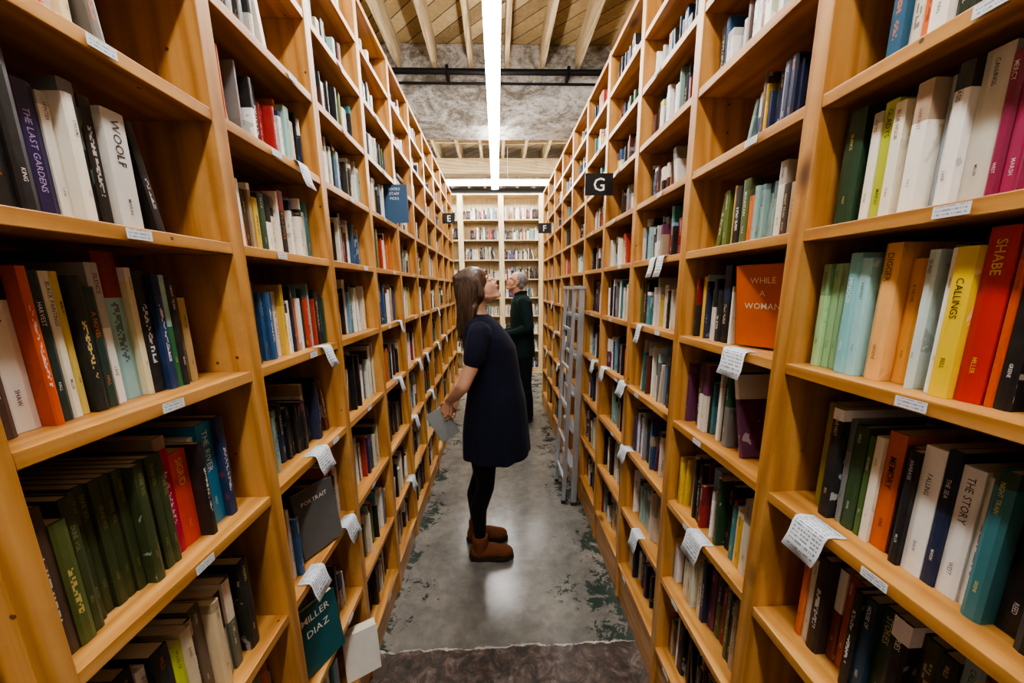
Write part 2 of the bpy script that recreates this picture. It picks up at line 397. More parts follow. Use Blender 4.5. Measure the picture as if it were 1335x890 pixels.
# ------------------------------------------------------------ shell
def plane_box(name, p0, p1, m, bev=0):
    b = Boards(); b.box(p0, p1, 0, .3); return b.finish(name, [m], bev)
def floor_mat():
    m, nt, b = new_mat('worn_concrete')
    v = coords(nt)
    tc = nt.nodes.new('ShaderNodeTexCoord'); s = nt.nodes.new('ShaderNodeSeparateXYZ'); nt.links.new(tc.outputs['Object'], s.inputs[0])
    n1 = noise(nt, v, 1.8, 6, .4, .6); n2 = noise(nt, v, 14, 6, .2, .65)
    f = math_(nt, 'ADD', math_(nt, 'MULTIPLY', n1, .6), math_(nt, 'MULTIPLY', n2, .4))
    c = ramp(nt, f, [(.3, lin('#4C4B47')), (.5, lin('#6E6B65')), (.72, lin('#8E8A81'))])
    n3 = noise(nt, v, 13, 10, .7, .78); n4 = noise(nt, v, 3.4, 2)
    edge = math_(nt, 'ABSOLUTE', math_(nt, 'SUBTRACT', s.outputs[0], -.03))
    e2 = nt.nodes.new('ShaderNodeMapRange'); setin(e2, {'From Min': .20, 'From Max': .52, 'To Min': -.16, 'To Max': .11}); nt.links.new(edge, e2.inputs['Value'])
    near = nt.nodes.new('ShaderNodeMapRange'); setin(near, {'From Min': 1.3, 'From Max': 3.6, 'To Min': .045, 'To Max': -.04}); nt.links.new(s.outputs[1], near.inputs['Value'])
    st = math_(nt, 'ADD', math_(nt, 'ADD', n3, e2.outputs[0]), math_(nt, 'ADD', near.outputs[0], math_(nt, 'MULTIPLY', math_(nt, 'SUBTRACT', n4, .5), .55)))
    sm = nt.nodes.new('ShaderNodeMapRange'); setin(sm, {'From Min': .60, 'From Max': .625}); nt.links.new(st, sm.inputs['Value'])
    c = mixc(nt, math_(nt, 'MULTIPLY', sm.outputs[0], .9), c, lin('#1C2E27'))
    jn = noise(nt, v, 9, 6, .3, .7)
    yj = math_(nt, 'ADD', s.outputs[1], math_(nt, 'MULTIPLY', math_(nt, 'SUBTRACT', jn, .5), .06))
    red = math_(nt, 'LESS_THAN', yj, 1.34)
    rcol = ramp(nt, n3, [(.38, lin('#1C2822')), (.46, lin('#3C322D')), (.55, lin('#5A4A44')), (.65, lin('#7C7670'))])
    c = mixc(nt, math_(nt, 'MULTIPLY', red, .85), c, rcol)
    cr = math_(nt, 'LESS_THAN', math_(nt, 'ABSOLUTE', math_(nt, 'SUBTRACT', yj, 1.345)), math_(nt, 'MULTIPLY', math_(nt, 'SUBTRACT', n2, .38), .03))
    c = mixc(nt, cr, c, lin('#A5A196'))
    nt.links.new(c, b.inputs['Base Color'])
    r = nt.nodes.new('ShaderNodeMapRange'); setin(r, {'To Min': .10, 'To Max': .34}); nt.links.new(n2, r.inputs['Value']); nt.links.new(r.outputs[0], b.inputs['Roughness'])
    bump(nt, b, n2, .05, .003)
    return m
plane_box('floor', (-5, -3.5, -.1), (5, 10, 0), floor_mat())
def wallmat():
    m, nt, b = new_mat('painted_plaster')
    v = coords(nt); f = noise(nt, v, 3, 6, .2, .6)
    nt.links.new(ramp(nt, f, [(.3, lin('#B5B1A7')), (.6, lin('#CDC9BF'))]), b.inputs['Base Color']); b.inputs['Roughness'].default_value = .8
    return m
M_WALL = wallmat()
CZ = 3.95
plane_box('wall_back', (-5, 10, 0), (5, 10.15, CZ), M_WALL)
plane_box('wall_front', (-5, -3.65, 0), (5, -3.5, CZ), M_WALL)
plane_box('wall_left', (-5.15, -3.5, 0), (-5, 10, CZ), M_WALL)
plane_box('wall_right', (5, -3.5, 0), (5.15, 10, CZ), M_WALL)
def plank_mat():
    m, nt, b = new_mat('ceiling_planks')
    tc = nt.nodes.new('ShaderNodeTexCoord'); s = nt.nodes.new('ShaderNodeSeparateXYZ'); nt.links.new(tc.outputs['Object'], s.inputs[0])
    d = math_(nt, 'ADD', math_(nt, 'MULTIPLY', s.outputs[0], 5.), math_(nt, 'MULTIPLY', s.outputs[1], 5.))
    idx = math_(nt, 'FLOOR', d); fr = math_(nt, 'FRACT', d)
    wn = nt.nodes.new('ShaderNodeTexWhiteNoise'); wn.noise_dimensions = '1D'; nt.links.new(idx, wn.inputs['W'])
    g = noise(nt, coords(nt, (6, 6, 6)), 2.5, 5, 1.5, .6)
    f = math_(nt, 'ADD', math_(nt, 'MULTIPLY', wn.outputs['Value'], .45), math_(nt, 'MULTIPLY', g, .55))
    c = ramp(nt, f, [(.2, lin('#7E6A46')), (.5, lin('#A89066')), (.8, lin('#C8B68C'))])
    c = mixc(nt, math_(nt, 'LESS_THAN', fr, .06), c, lin('#2E2210'))
    nt.links.new(c, b.inputs['Base Color']); b.inputs['Roughness'].default_value = .75
    return m
plane_box('ceiling', (-5, -3.5, CZ), (5, 10, CZ+.1), plank_mat())
JB = CZ-.23
J = Boards()
x = -4.9
while x < 4.9:
    J.box((x-.022, -3.5, JB), (x+.022, 10, CZ), 0); x += .36
J.finish('ceiling_joists', [M_JOIST], 0)
J = Boards()
x = -4.9
while x < 4.5:
    for y in (-1.5, .6, 2.05, 3.3, 5.2, 6.3, 8.2):
        yo = y+random.uniform(-.05, .05)
        J.box((x+.022, yo, JB+.04), (x+.338, yo+.035, CZ-.05), 0)
    x += .36
J.finish('ceiling_bridging', [M_JOISTX], 0)
def beam_mat():
    m, nt, b = new_mat('old_painted_concrete')
    v = coords(nt, (1, 1, 1.6)); n1 = noise(nt, v, 2.6, 10, 1.1, .75); n2 = noise(nt, v, 16, 8, .5, .75)
    f = math_(nt, 'ADD', math_(nt, 'MULTIPLY', n1, .65), math_(nt, 'MULTIPLY', n2, .35))
    c = ramp(nt, f, [(.42, lin('#6A6258')), (.47, lin('#8C867C')), (.51, lin('#ABA7A0')), (.56, lin('#CCC9C4'))])
    sp = math_(nt, 'GREATER_THAN', n2, .60)
    c = mixc(nt, math_(nt, 'MULTIPLY', sp, .6), c, lin('#4A3826'))
    nt.links.new(c, b.inputs['Base Color']); b.inputs['Roughness'].default_value = .85
    bump(nt, b, n2, .4, .015)
    return m
plane_box('concrete_ceiling_beam', (-5, 4.25, 3.20), (5, 4.62, CZ), beam_mat(), .01)
plane_box('wooden_ceiling_beam', (-5, 6.85, 3.48), (5, 7.1, 3.72), M_JOISTX, .004)

M_BLK = simple('black_steel', '#1A1B1D', .45, .6)
def cyl(bm, p0, p1, r0, r1=None, seg=16):
    r1 = r0 if r1 is None else r1
    p0, p1 = Vector(p0), Vector(p1); d = p1-p0
    q = d.to_track_quat('Z', 'Y').to_matrix().to_4x4()
    bmesh.ops.create_cone(bm, cap_ends=True, segments=seg, radius1=r0, radius2=r1, depth=d.length, matrix=Matrix.Translation((p0+p1)/2) @ q)
def sph(bm, c, r, sub=3, rot=None):
    r = (r, r, r) if isinstance(r, (int, float)) else r
    M = Matrix.Translation(Vector(c)) @ (rot.to_4x4() if rot else Matrix()) @ Matrix.Diagonal((*r, 1))
    bmesh.ops.create_icosphere(bm, subdivisions=sub, radius=1, matrix=M)
def bbox(bm, c, s, rot=None):
    M = Matrix.Translation(Vector(c)) @ (rot.to_4x4() if rot else Matrix()) @ Matrix.Diagonal((*s, 1))
    bmesh.ops.create_cube(bm, size=1, matrix=M)
def fin(bm, name, mats, smooth=False, bev=0, parent=None):
    me = bpy.data.meshes.new(name); bm.to_mesh(me); bm.free()
    for m in (mats if isinstance(mats, list) else [mats]): me.materials.append(m)
    if smooth: me.polygons.foreach_set('use_smooth', [True]*len(me.polygons))
    ob = bpy.data.objects.new(name, me); COL.objects.link(ob)
    if bev:
        md = ob.modifiers.new('b', 'BEVEL'); md.width = bev; md.segments = 2; md.limit_method = 'ANGLE'
    if parent: ob.parent = parent
    return ob
bm = bmesh.new()
cyl(bm, (-4.9, 4.13, 3.64), (4.9, 4.13, 3.64), .027)
cyl(bm, (-4.9, 4.18, 3.56), (4.9, 4.18, 3.56), .012)
for x in (-3, -1.1, -.45, .75, 2.5): bbox(bm, (x, 4.18, 3.64), (.03, .16, .09))
fin(bm, 'ceiling_pipe', M_BLK)
bm = bmesh.new()
cyl(bm, (-4.9, 7.5, 3.3), (4.9, 7.5, 3.3), .08); cyl(bm, (-4.9, 7.9, 3.45), (4.9, 7.9, 3.45), .05)
fin(bm, 'ventilation_duct', simple('galvanised_duct', '#6A6C6E', .4, .7), True)

# ------------------------------------------------------------ lights
def emis(name, col, st):
    m, nt, b = new_mat(name)
    nt.nodes.remove(b); e = nt.nodes.new('ShaderNodeEmission'); setin(e, {'Color': (*col, 1), 'Strength': st})
    nt.links.new(e.outputs[0], nt.nodes['Material Output'].inputs[0]); return m
M_TUBE = emis('fluorescent_diffuser', (1, .975, .95), 46)
M_TUBE2 = emis('fluorescent_diffuser_side', (1, .975, .95), 30)
M_WHT = simple('white_enamel', '#E8E8E4', .35)
def strip(xa, ya, xb, yb, z, w=.10, em=None):
    B = Boards()
    L = max(abs(xb-xa), abs(yb-ya)); n = max(1, round(L/1.22))
    alongy = abs(yb-ya) > abs(xb-xa)
    hw = w*.28
    for i in range(n):
        if alongy:
            y0 = ya+(yb-ya)*i/n; y1 = ya+(yb-ya)*(i+1)/n
            B.box((xa-w/2, y0+.004, z), (xa+w/2, y1-.004, z+.035), 0)
            B.box((xa-hw, y0, z+.035), (xa+hw, y1, z+.08), 1)
            for yy in (y0+.2,): B.box((xa-.004, yy, z+.08), (xa+.004, yy+.008, JB), 1)
        else:
            x0 = xa+(xb-xa)*i/n; x1 = xa+(xb-xa)*(i+1)/n
            B.box((x0+.004, ya-w/2, z), (x1-.004, ya+w/2, z+.035), 0)
            B.box((x0, ya-hw, z+.035), (x1, ya+hw, z+.08), 1)
            B.box((x0+.2, ya-.004, z+.08), (x0+.208, ya+.004, JB), 1)
    return B.finish('fluorescent_strip_light', [em or M_TUBE, M_WHT], 0)
strip(0, -3.2, 0, 6.1, 3.04)
strip(-1.95, -3.2, -1.95, 6.1, 3.04, em=M_TUBE2); strip(1.98, -3.2, 1.98, 6.1, 3.04, em=M_TUBE2)
strip(-2.4, 6.35, 2.4, 6.35, 3.17, .09)
strip(-2.4, 8.6, 2.4, 8.6, 3.4, .09, em=M_TUBE2)
W = bpy.data.worlds.new('World'); S.world = W; W.use_nodes = True
W.node_tree.nodes['Background'].inputs[0].default_value = (.8, .87, 1, 1); W.node_tree.nodes['Background'].inputs[1].default_value = .15

# ------------------------------------------------------------ labels, cards, signs
def paper_mat(name, base, ink, sc, amt):
    m, nt, b = new_mat(name)
    uv = nt.nodes.new('ShaderNodeUVMap'); s = nt.nodes.new('ShaderNodeSeparateXYZ'); nt.links.new(uv.outputs[0], s.inputs[0])
    u, v = s.outputs[0], s.outputs[1]
    lv = math_(nt, 'MULTIPLY', v, sc); row = math_(nt, 'FLOOR', lv); fr = math_(nt, 'FRACT', lv)
    col = math_(nt, 'FLOOR', math_(nt, 'MULTIPLY', u, 34.))
    cx = nt.nodes.new('ShaderNodeCombineXYZ'); nt.links.new(row, cx.inputs[0]); nt.links.new(col, cx.inputs[1])
    wn = nt.nodes.new('ShaderNodeTexWhiteNoise'); wn.noise_dimensions = '2D'; nt.links.new(cx.outputs[0], wn.inputs['Vector'])
    t = math_(nt, 'MULTIPLY', math_(nt, 'GREATER_THAN', fr, .55), math_(nt, 'GREATER_THAN', wn.outputs['Value'], .3))
    t = math_(nt, 'MULTIPLY', t, math_(nt, 'LESS_THAN', math_(nt, 'ABSOLUTE', math_(nt, 'SUBTRACT', u, .5)), .42))
    t = math_(nt, 'MULTIPLY', t, math_(nt, 'LESS_THAN', math_(nt, 'ABSOLUTE', math_(nt, 'SUBTRACT', v, .5)), .44))
    nt.links.new(mixc(nt, math_(nt, 'MULTIPLY', t, amt), lin(base), lin(ink)), b.inputs['Base Color'])
    b.inputs['Roughness'].default_value = .6
    return m
M_CARD = paper_mat('handwritten_card', '#D5DDE2', '#2A3556', 13, .7)
M_LAB = paper_mat('printed_label', '#CDD4DA', '#3A4150', 3, .6)
def quadmesh(name, quads, m, solid=0):
    V=[]; F=[]; U=[]
    for q, uv in quads:
        n=len(V); V+=q; F.append(tuple(range(n, n+4))); U+=uv
    me = bpy.data.meshes.new(name); me.from_pydata(V, [], F); me.materials.append(m)
    l = me.uv_layers.new(name='UVMap'); l.data.foreach_set('uv', [c for a in U for c in a])
    ob = bpy.data.objects.new(name, me); COL.objects.link(ob); return ob
for mp, D_, LEV in ((mpL, LD, LLEV), (mpR, RD, RLEV)):
    Q = []
    for i in range(3, len(D_)-1):
        for z in LEV[:9]:
            if random.random() < .35 and i > 3: continue
            tc = D_[i]+.23+random.uniform(-.1, .1)
            if i == 3: tc = D_[i]+(.22 if mp is mpL else .19)
            w, h = .020, .0075
            zc = z-.011
            Q.append(([mp(-.0015, tc-w, zc-h), mp(-.0015, tc+w, zc-h), mp(-.0015, tc+w, zc+h), mp(-.0015, tc-w, zc+h)], [(0,0),(1,0),(1,1),(0,1)]))
    ob = quadmesh('shelf_edge_labels', Q, M_LAB)
    md = ob.modifiers.new('s', 'SOLIDIFY'); md.thickness = .001; md.offset = 0
def card(mp, t, z, w=.075, L=.075, skew=0.):
    w *= .88
    prof = [(.028, .0015), (.016, .002), (.004, .0035), (-.005, .001), (-.009, -.010), (-.011, -.026), (-.014, -.3*L-.026), (-.022, -.026-.72*L)]
    Q = []; n = len(prof)
    for i in range(n-1):
        (a0, h0), (a1, h1) = prof[i], prof[i+1]
        s0, s1 = skew*i/n, skew*(i+1)/n
        Q.append(([mp(a0, t-w/2+s0, z+h0), mp(a0, t+w/2+s0, z+h0), mp(a1, t+w/2+s1, z+h1), mp(a1, t-w/2+s1, z+h1)],
                  [(0, 1-i/(n-1)), (1, 1-i/(n-1)), (1, 1-(i+1)/(n-1)), (0, 1-(i+1)/(n-1))]))
    ob = quadmesh('shelf_talker_card', Q, M_CARD)
    bm = bmesh.new(); bm.from_mesh(ob.data); bmesh.ops.remove_doubles(bm, verts=bm.verts, dist=1e-5); bm.to_mesh(ob.data); bm.free()
    ob.data.polygons.foreach_set('use_smooth', [True]*len(ob.data.polygons))
    md = ob.modifiers.new('s', 'SOLIDIFY'); md.thickness = .0008
for t, z, w, L, sk in [(1.12, 1.89, .06, .05, .01), (1.14, 1.378, .06, .05, .02), (1.04, 1.08, .09, .05, .01), (1.17, .755, .09, .06, .02), (.93, .755, .09, .05, .01),
                    (1.94, 1.08, .07, .07, .02), (2.06, .43, .09, .06, .01), (2.24, .755, .08, .08, .02), (2.03, 1.378, .05, .05, .01), (2.45, 1.08, .08, .06, 0), (2.7, 1.08, .08, .07, .02), (2.85, .755, .08, .07, .0), (3.25, 1.08, .08, .06, .0), (3.35, 1.378, .07, .06, 0), (3.75, 1.08, .08, .06, 0)]:
    card(mpL, t, z, w, L, sk)
for t, z, w, L, sk in [(.86, 1.395, .095, .05, -.01), (.94, .82, .09, .06, .01), (.58, 1.112, .08, .05, .01), (1.30, 1.65, .06, .06, .0), (1.36, 1.65, .05, .06, .01), (1.46, 1.395, .05, .06, .0), (1.62, 1.112, .10, .05, .02), (1.56, .82, .09, .05, .01),
                    (1.38, .51, .08, .06, .0), (1.95, 1.112, .08, .06, 0), (2.15, 1.112, .08, .06, 0), (2.9, 1.395, .07, .06, 0), (3.05, 1.112, .07, .06, 0), (3.45, .82, .08, .06, 0), (3.65, 1.112, .08, .06, 0), (3.85, 1.395, .08, .06, 0), (4.25, .82, .08, .06, 0)]:
    card(mpR, t, z, w, L, sk)

M_SIGN = simple('black_sign_plastic', '#0C0D0E', .35); M_LET = simple('white_lettering', '#F2F2EE', .5)
def letter_sign(txt, x0, x1, y, z0, z1, m=M_SIGN, size=None, lines=None):
    bm = bmesh.new(); bbox(bm, ((x0+x1)/2, y, (z0+z1)/2), (x1-x0, .006, z1-z0))
    for li, t in enumerate(lines or [txt]):
        gl, w = layout(t); sz = size or (z1-z0)*.85
        zc = (z0+z1)/2-.35*sz if not lines else z1-(li+1.2)*sz*1.3
        for vs, fs in gl:
            bv = [bm.verts.new(((x0+x1)/2+(gx-w/2)*sz, y-.0038, zc+gy*sz)) for gx, gy in vs]
            for f in fs:
                try: fc = bm.faces.new([bv[i] for i in f]); fc.material_index = 1
                except ValueError: pass
    cyl(bm, ((x0+x1)/2-.02, y+.006, z1-.01), ((x0+x1)/2+.02, y+.006, z1-.01), .004)
    return fin(bm, 'aisle_letter_sign', [m, M_LET])
letter_sign('G', .435, .571, 1.90, 1.985, 2.085)
letter_sign('E', -.533, -.42, 4.0, 2.20, 2.30)
letter_sign('F', .44, .571, 4.0, 2.10, 2.20)
ob = letter_sign('', -.60, -.465, 2.105, 1.897, 2.088, simple('blue_sign_card', '#34587A', .5), .018, ['BOOKS', 'STAFF', 'PICKS'])
ob.name = 'blue_shelf_sign'

def solo_book(name, c, T, H, D, rot, cov, title=None, inkc='#F0F0EA', tsz=.03):
    bm = bmesh.new()
    bbox(bm, (-T/2+.001, 0, 0), (.002, D, H)); bbox(bm, (T/2-.001, 0, 0), (.002, D, H)); bbox(bm, (0, -D/2+.001, 0), (T, .002, H))
    n = len(bm.faces); bbox(bm, (0, 0, 0), (T-.004, D-.006, H-.008))
    bm.faces.ensure_lookup_table()
    for f in bm.faces[n:]: f.material_index = 1
    if title:
        for li, t in enumerate(title):
            gl, w = layout(t)
            for vs, fs in gl:
                bv = [bm.verts.new((T/2+.0006, (gx-w/2)*tsz, H*.28-li*tsz*1.5+gy*tsz)) for gx, gy in vs]
                for f in fs:
                    fc = bm.faces.new([bv[i] for i in f]); fc.material_index = 2
    ob = fin(bm, name, [simple(name+'_cover', cov, .4), M_PAGE, simple(name+'_ink', inkc, .5)])
    ob.location = c; ob.rotation_euler = rot; return ob
solo_book('faceout_book', (-.563, .955, .43+.105), .02, .20, .14, (0, math.radians(-7), math.radians(-28)), '#1E565C', ['MILLER', 'DIAZ'])
solo_book('white_book', (-.535, 1.165, .13+.095), .04, .18, .12, (0, math.radians(-6), math.radians(-60)), '#DAD8D0')
solo_book('faceout_book', (-.575, 1.05, .755+.105), .02, .2, .14, (0, math.radians(-8), math.radians(-25)), '#5A5A58', ['PORTRAIT'], tsz=.018)
solo_book('faceout_book', (.635, .86, 1.395+.105), .02, .195, .13, (0, math.radians(7), math.radians(180+22)), '#CC6424', ['WHILE', 'A', 'WOMAN'], '#E8DCC0', .02)

# ------------------------------------------------------------ folding step ladder
M_ALU = simple('brushed_aluminium', '#C2C8D0', .32, .75, .08, 80)
M_RUB = simple('rubber', '#2A2B2D', .8)
lad = bpy.data.objects.new('step_ladder', None); COL.objects.link(lad)
bm = bmesh.new()
def rail(bm, p0, p1, w, d):
    p0, p1 = Vector(p0), Vector(p1); dv = p1-p0
    ang = math.atan2(dv.x, dv.z)
    bbox(bm, (p0+p1)/2, (d, w, dv.length), Matrix.Rotation(ang, 3, 'Y'))
for y in (2.40, 2.76):
    rail(bm, (.525, y, .02), (.548, y, 1.54), .024, .036)
for i in range(5):
    z = .28+.27*i; x = .525+.023*(z-.02)/1.52
    bbox(bm, (x-.006, 2.58, z), (.05, .34, .02)); bbox(bm, (x, 2.58, z-.018), (.016, .34, .028))
bbox(bm, (.532, 2.58, 1.545), (.08, .40, .02))
fin(bm, 'front_frame', M_ALU, bev=.002, parent=lad)
bm = bmesh.new()
for y in (2.425, 2.735): rail(bm, (.455, y, .02), (.505, y, 1.535), .02, .024)
for i in range(5):
    z = .18+.27*i; bbox(bm, (.455+.05*(z-.02)/1.515, 2.58, z), (.014, .30, .024))
fin(bm, 'rear_frame', M_ALU, bev=.002, parent=lad)
bm = bmesh.new()
for y in (2.40, 2.76): bbox(bm, (.525, y, .0125), (.045, .034, .025))
for y in (2.425, 2.735): bbox(bm, (.455, y, .0125), (.032, .028, .025))
fin(bm, 'feet', M_RUB, bev=.002, parent=lad)

# ------------------------------------------------------------ people
def seg(bm, p0, r0, p1, r1):
    cyl(bm, p0, p1, r0, r1, 20); sph(bm, p0, r0, 2); sph(bm, p1, r1, 2)
def chain(bm, pts):
    for (a, ra), (b, rb) in zip(pts[:-1], pts[1:]): seg(bm, a, ra, b, rb)
def loft(bm, rings, n=40, fold=None):
    R = []
    for k, (c, ax, ay) in enumerate(rings):
        c = Vector(c); ax = Vector(ax); ay = Vector(ay); r = []
        for i in range(n):
            a = 2*math.pi*i/n; m = 1+(fold(k, a) if fold else 0)
            r.append(bm.verts.new(c+(ax*math.cos(a)+ay*math.sin(a))*m))
        R.append(r)
    for a, b in zip(R[:-1], R[1:]):
        for i in range(n): bm.faces.new((a[i], a[(i+1) % n], b[(i+1) % n], b[i]))
    bm.faces.new(list(reversed(R[0]))); bm.faces.new(R[-1])
def remesh(bm, name, mats, voxel, smooth_it=3, parent=None, post=None):
    bmesh.ops.recalc_face_normals(bm, faces=bm.faces)
    me = bpy.data.meshes.new(name+'_t'); bm.to_mesh(me); bm.free()
    ob = bpy.data.objects.new(name+'_t', me); COL.objects.link(ob)
    md = ob.modifiers.new('r', 'REMESH'); md.mode = 'VOXEL'; md.voxel_size = voxel; md.use_smooth_shade = True
    if smooth_it:
        sm = ob.modifiers.new('s', 'SMOOTH'); sm.iterations = smooth_it; sm.factor = .5
    bpy.context.view_layer.update()
    dg = bpy.context.evaluated_depsgraph_get()
    m2 = bpy.data.meshes.new_from_object(ob.evaluated_get(dg))
    bpy.data.objects.remove(ob)
    m2.name = name; m2.materials.clear()
    for m in (mats if isinstance(mats, list) else [mats]): m2.materials.append(m)
    if post: post(m2)
    m2.polygons.foreach_set('use_smooth', [True]*len(m2.polygons))
    o2 = bpy.data.objects.new(name, m2); COL.objects.link(o2)
    if parent: o2.parent = parent
    return o2
def head_parts(bm, C, f, u, r, s=1.):
    rot = Matrix((f, r, u)).transposed()
    P = lambda a, b, c: C+(f*a+r*b+u*c)*s
    E = lambda a, b, c, ra, rb, rcc: sph(bm, P(a, b, c), (ra*s, rb*s, rcc*s), 3, rot)
    E(-.008, 0, .030, .092, .073, .086)
    E(.034, 0, -.025, .054, .056, .070)
    E(.030, 0, -.068, .050, .044, .032); E(.064, 0, -.090, .019, .021, .017)
    for k in (-1, 1):
        seg(bm, P(-.01, k*.048, -.045), .013*s, P(.055, k*.022, -.088), .013*s)
        E(.056, k*.036, -.022, .021, .017, .026)
        E(.074, k*.028, .024, .012, .026, .008)
        E(-.004, k*.074, -.006, .015, .007, .030)
        E(.094, k*.010, -.026, .010, .007, .007)
        E(.070, k*.031, .006, .015, .016, .010)
    E(.068, 0, .045, .014, .036, .028)
    seg(bm, P(.084, 0, .016), .006*s, P(.105, 0, -.018), .0085*s)
    E(.082, 0, -.042, .012, .022, .012); E(.090, 0, -.044, .008, .019, .0045); E(.087, 0, -.055, .0085, .017, .005)
    E(.070, 0, -.066, .014, .02, .014)
    return P, rot
def eyes(P, s, parent):
    bm = bmesh.new()
    for k in (-1, 1): sph(bm, P(.0775, k*.031, .007), .0115*s, 3)
    n = len(bm.faces)
    for k in (-1, 1): sph(bm, P(.084, k*.031, .008), .0060*s, 2)
    bm.faces.ensure_lookup_table()
    for fc in bm.faces[n:]: fc.material_index = 1
    fin(bm, 'eyes', [simple('eye_white', '#D8D2C8', .2), simple('iris', '#2E1E14', .15)], True, parent=parent)
def hand_parts(bm, W, d, nrm, s_, curl=(.5, .6, .5), sc=1., spread=0.05):
    d = d.normalized(); nrm = (nrm-d*nrm.dot(d)).normalized(); s_ = (s_-d*s_.dot(d)-nrm*s_.dot(nrm)).normalized()
    offs = [.029, .010, -.009, -.027]; L = [(.040, .024, .019), (.044, .028, .020), (.041, .026, .019), (.032, .020, .017)]
    kr = [.0090, .0093, .0088, .0080]
    for i in range(4):
        K = W+(d*(.084-.004*abs(i-1))+s_*offs[i])*sc
        seg(bm, W+s_*offs[i]*.55*sc, .013*sc, K, .0115*sc)
        p = K; a = 0
        for j in range(3):
            a += curl[j]*(1+.12*i)
            dd = d*math.cos(a)+nrm*math.sin(a)+s_*spread*(1.5-i)*.8
            q = p+dd.normalized()*L[i][j]*sc
            seg(bm, p, kr[i]*sc*(1-.1*j), q, kr[i]*sc*(1-.1*(j+1))); p = q
    T0 = W+(d*.022+s_*.024)*sc; T1 = T0+(d*.6+s_*.65+nrm*.35).normalized()*.036*sc; T2 = T1+(d*.8+s_*.15+nrm*.5).normalized()*.030*sc; T3 = T2+(d*.85+nrm*.5-s_*.1).normalized()*.022*sc
    chain(bm, [(T0, .014*sc), (T1, .0115*sc), (T2, .010*sc), (T3, .008*sc)])

def skin_mat(name, a, bcol):
    m, nt, b = new_mat(name)
    f = noise(nt, coords(nt), 18, 4)
    nt.links.new(mixc(nt, f, lin(a), lin(bcol)), b.inputs['Base Color'])
    setin(b, {'Roughness': .5, 'Subsurface Weight': .08, 'Subsurface Scale': .01}); b.inputs['Subsurface Radius'].default_value = (1, .35, .2)
    return m
M_SKIN = skin_mat('skin', '#C39278', '#D2A68C'); M_SKIN2 = skin_mat('skin_ruddy', '#C08A6E', '#CE9C80')
def fabric(name, c, sc=400, rough=.85):
    m, nt, b = new_mat(name); f = noise(nt, coords(nt), sc, 2); g = noise(nt, coords(nt, (3, 3, 1)), 8, 3)
    cc = lin(c)
    nt.links.new(mixc(nt, g, tuple(x*.8 for x in cc), tuple(x*1.25 for x in cc)), b.inputs['Base Color'])
    setin(b, {'Roughness': rough, 'Specular IOR Level': .2, 'Sheen Weight': .04}); bump(nt, b, f, .15, .001); return m
M_DRESS = fabric('navy_cotton', '#121528'); M_LEG = fabric('black_leggings', '#0C0C0E'); M_SUEDE = simple('brown_suede', '#6A4026', .8, 0, .25, 60, 0, .2)
M_SOLE = simple('boot_sole', '#241812', .7); M_JACK = fabric('dark_teal_jacket', '#0F2422'); M_TROU = fabric('dark_trousers', '#131418')
def hair_mat(name, a, bcol):
    m, nt, b = new_mat(name); f = noise(nt, coords(nt, (160, 160, 9)), 1, 3)
    nt.links.new(ramp(nt, f, [(.3, lin(a)), (.7, lin(bcol))]), b.inputs['Base Color']); setin(b, {'Roughness': .42, 'Specular IOR Level': .35}); bump(nt, b, f, .5, .003); return m
M_HAIR = hair_mat('brown_hair', '#2A1B13', '#66503E'); M_GHAIR = hair_mat('grey_hair', '#4A4642', '#9A9692')

# ---- woman
wo = bpy.data.objects.new('woman', None); COL.objects.link(wo)
WY = 1.97
HC = Vector((-.094, WY, 1.545)); al = math.radians(36)
f = Vector((math.cos(al), 0, math.sin(al))); u = Vector((-math.sin(al), 0, math.cos(al))); r = Vector((0, -1, 0))
bm = bmesh.new()
P, rot = head_parts(bm, HC, f, u, r, .93)
chain(bm, [(P(-.035, 0, -.03), .049), (Vector((-.105, WY, 1.43)), .047), (Vector((-.10, WY, 1.37)), .056)])
loft(bm, [((-.095, WY, 1.395), (.05, 0, 0), (0, .08, 0)), ((-.085, WY, 1.34), (.085, 0, 0), (0, .145, 0)), ((-.06, WY, 1.24), (.10, 0, 0), (0, .145, 0)),
          ((-.04, WY, 1.05), (.10, 0, 0), (0, .125, 0)), ((-.06, WY, .9), (.115, 0, 0), (0, .155, 0)), ((-.075, WY, .80), (.105, 0, 0), (0, .16, 0)), ((-.08, WY, .74), (.08, 0, 0), (0, .13, 0))])
for yy, xk, xa in ((WY-.075, -.085, -.125), (WY+.085, -.115, -.155)):
    chain(bm, [(Vector((-.075, yy, .80)), .085), (Vector((xk-.005, yy, .62)), .070), (Vector((xk, yy, .46)), .050), (Vector((xa-.005, yy, .32)), .048), (Vector((xa, yy, .14)), .033), (Vector((xa, yy, .08)), .032)])
Rw = Vector((-.268, WY-.06, .955)); Lw = Vector((-.262, WY+.06, .94))
for k, Wr in ((-1, Rw), (1, Lw)):
    chain(bm, [(Vector((-.09, WY+k*.15, 1.325)), .044), (Vector((-.125, WY+k*.185, 1.19)), .039), (Vector((-.175, WY+k*.20, 1.075)), .033), (Vector((-.225, WY+k*.14, 1.01)), .030), (Wr, .021)])
hand_parts(bm, Rw, Vector((-.25, .15, -.9)), Vector((.5, .9, .1)), Vector((-.8, .5, .2)), (.4, .9, .8), .95)
hand_parts(bm, Lw, Vector((.1, -.7, -.6)), Vector((-.7, -.1, -.4)), Vector((-.6, -.3, .6)), (.3, .5, .4), .92)
def post(me):
    idx = []
    for p in me.polygons:
        idx.append(1 if p.center.z < .80 and p.center.x > -.22 else 0)
    me.polygons.foreach_set('material_index', idx)
remesh(bm, 'body', [M_SKIN, M_LEG], .004, 1, wo, post)
eyes(P, .93, wo)
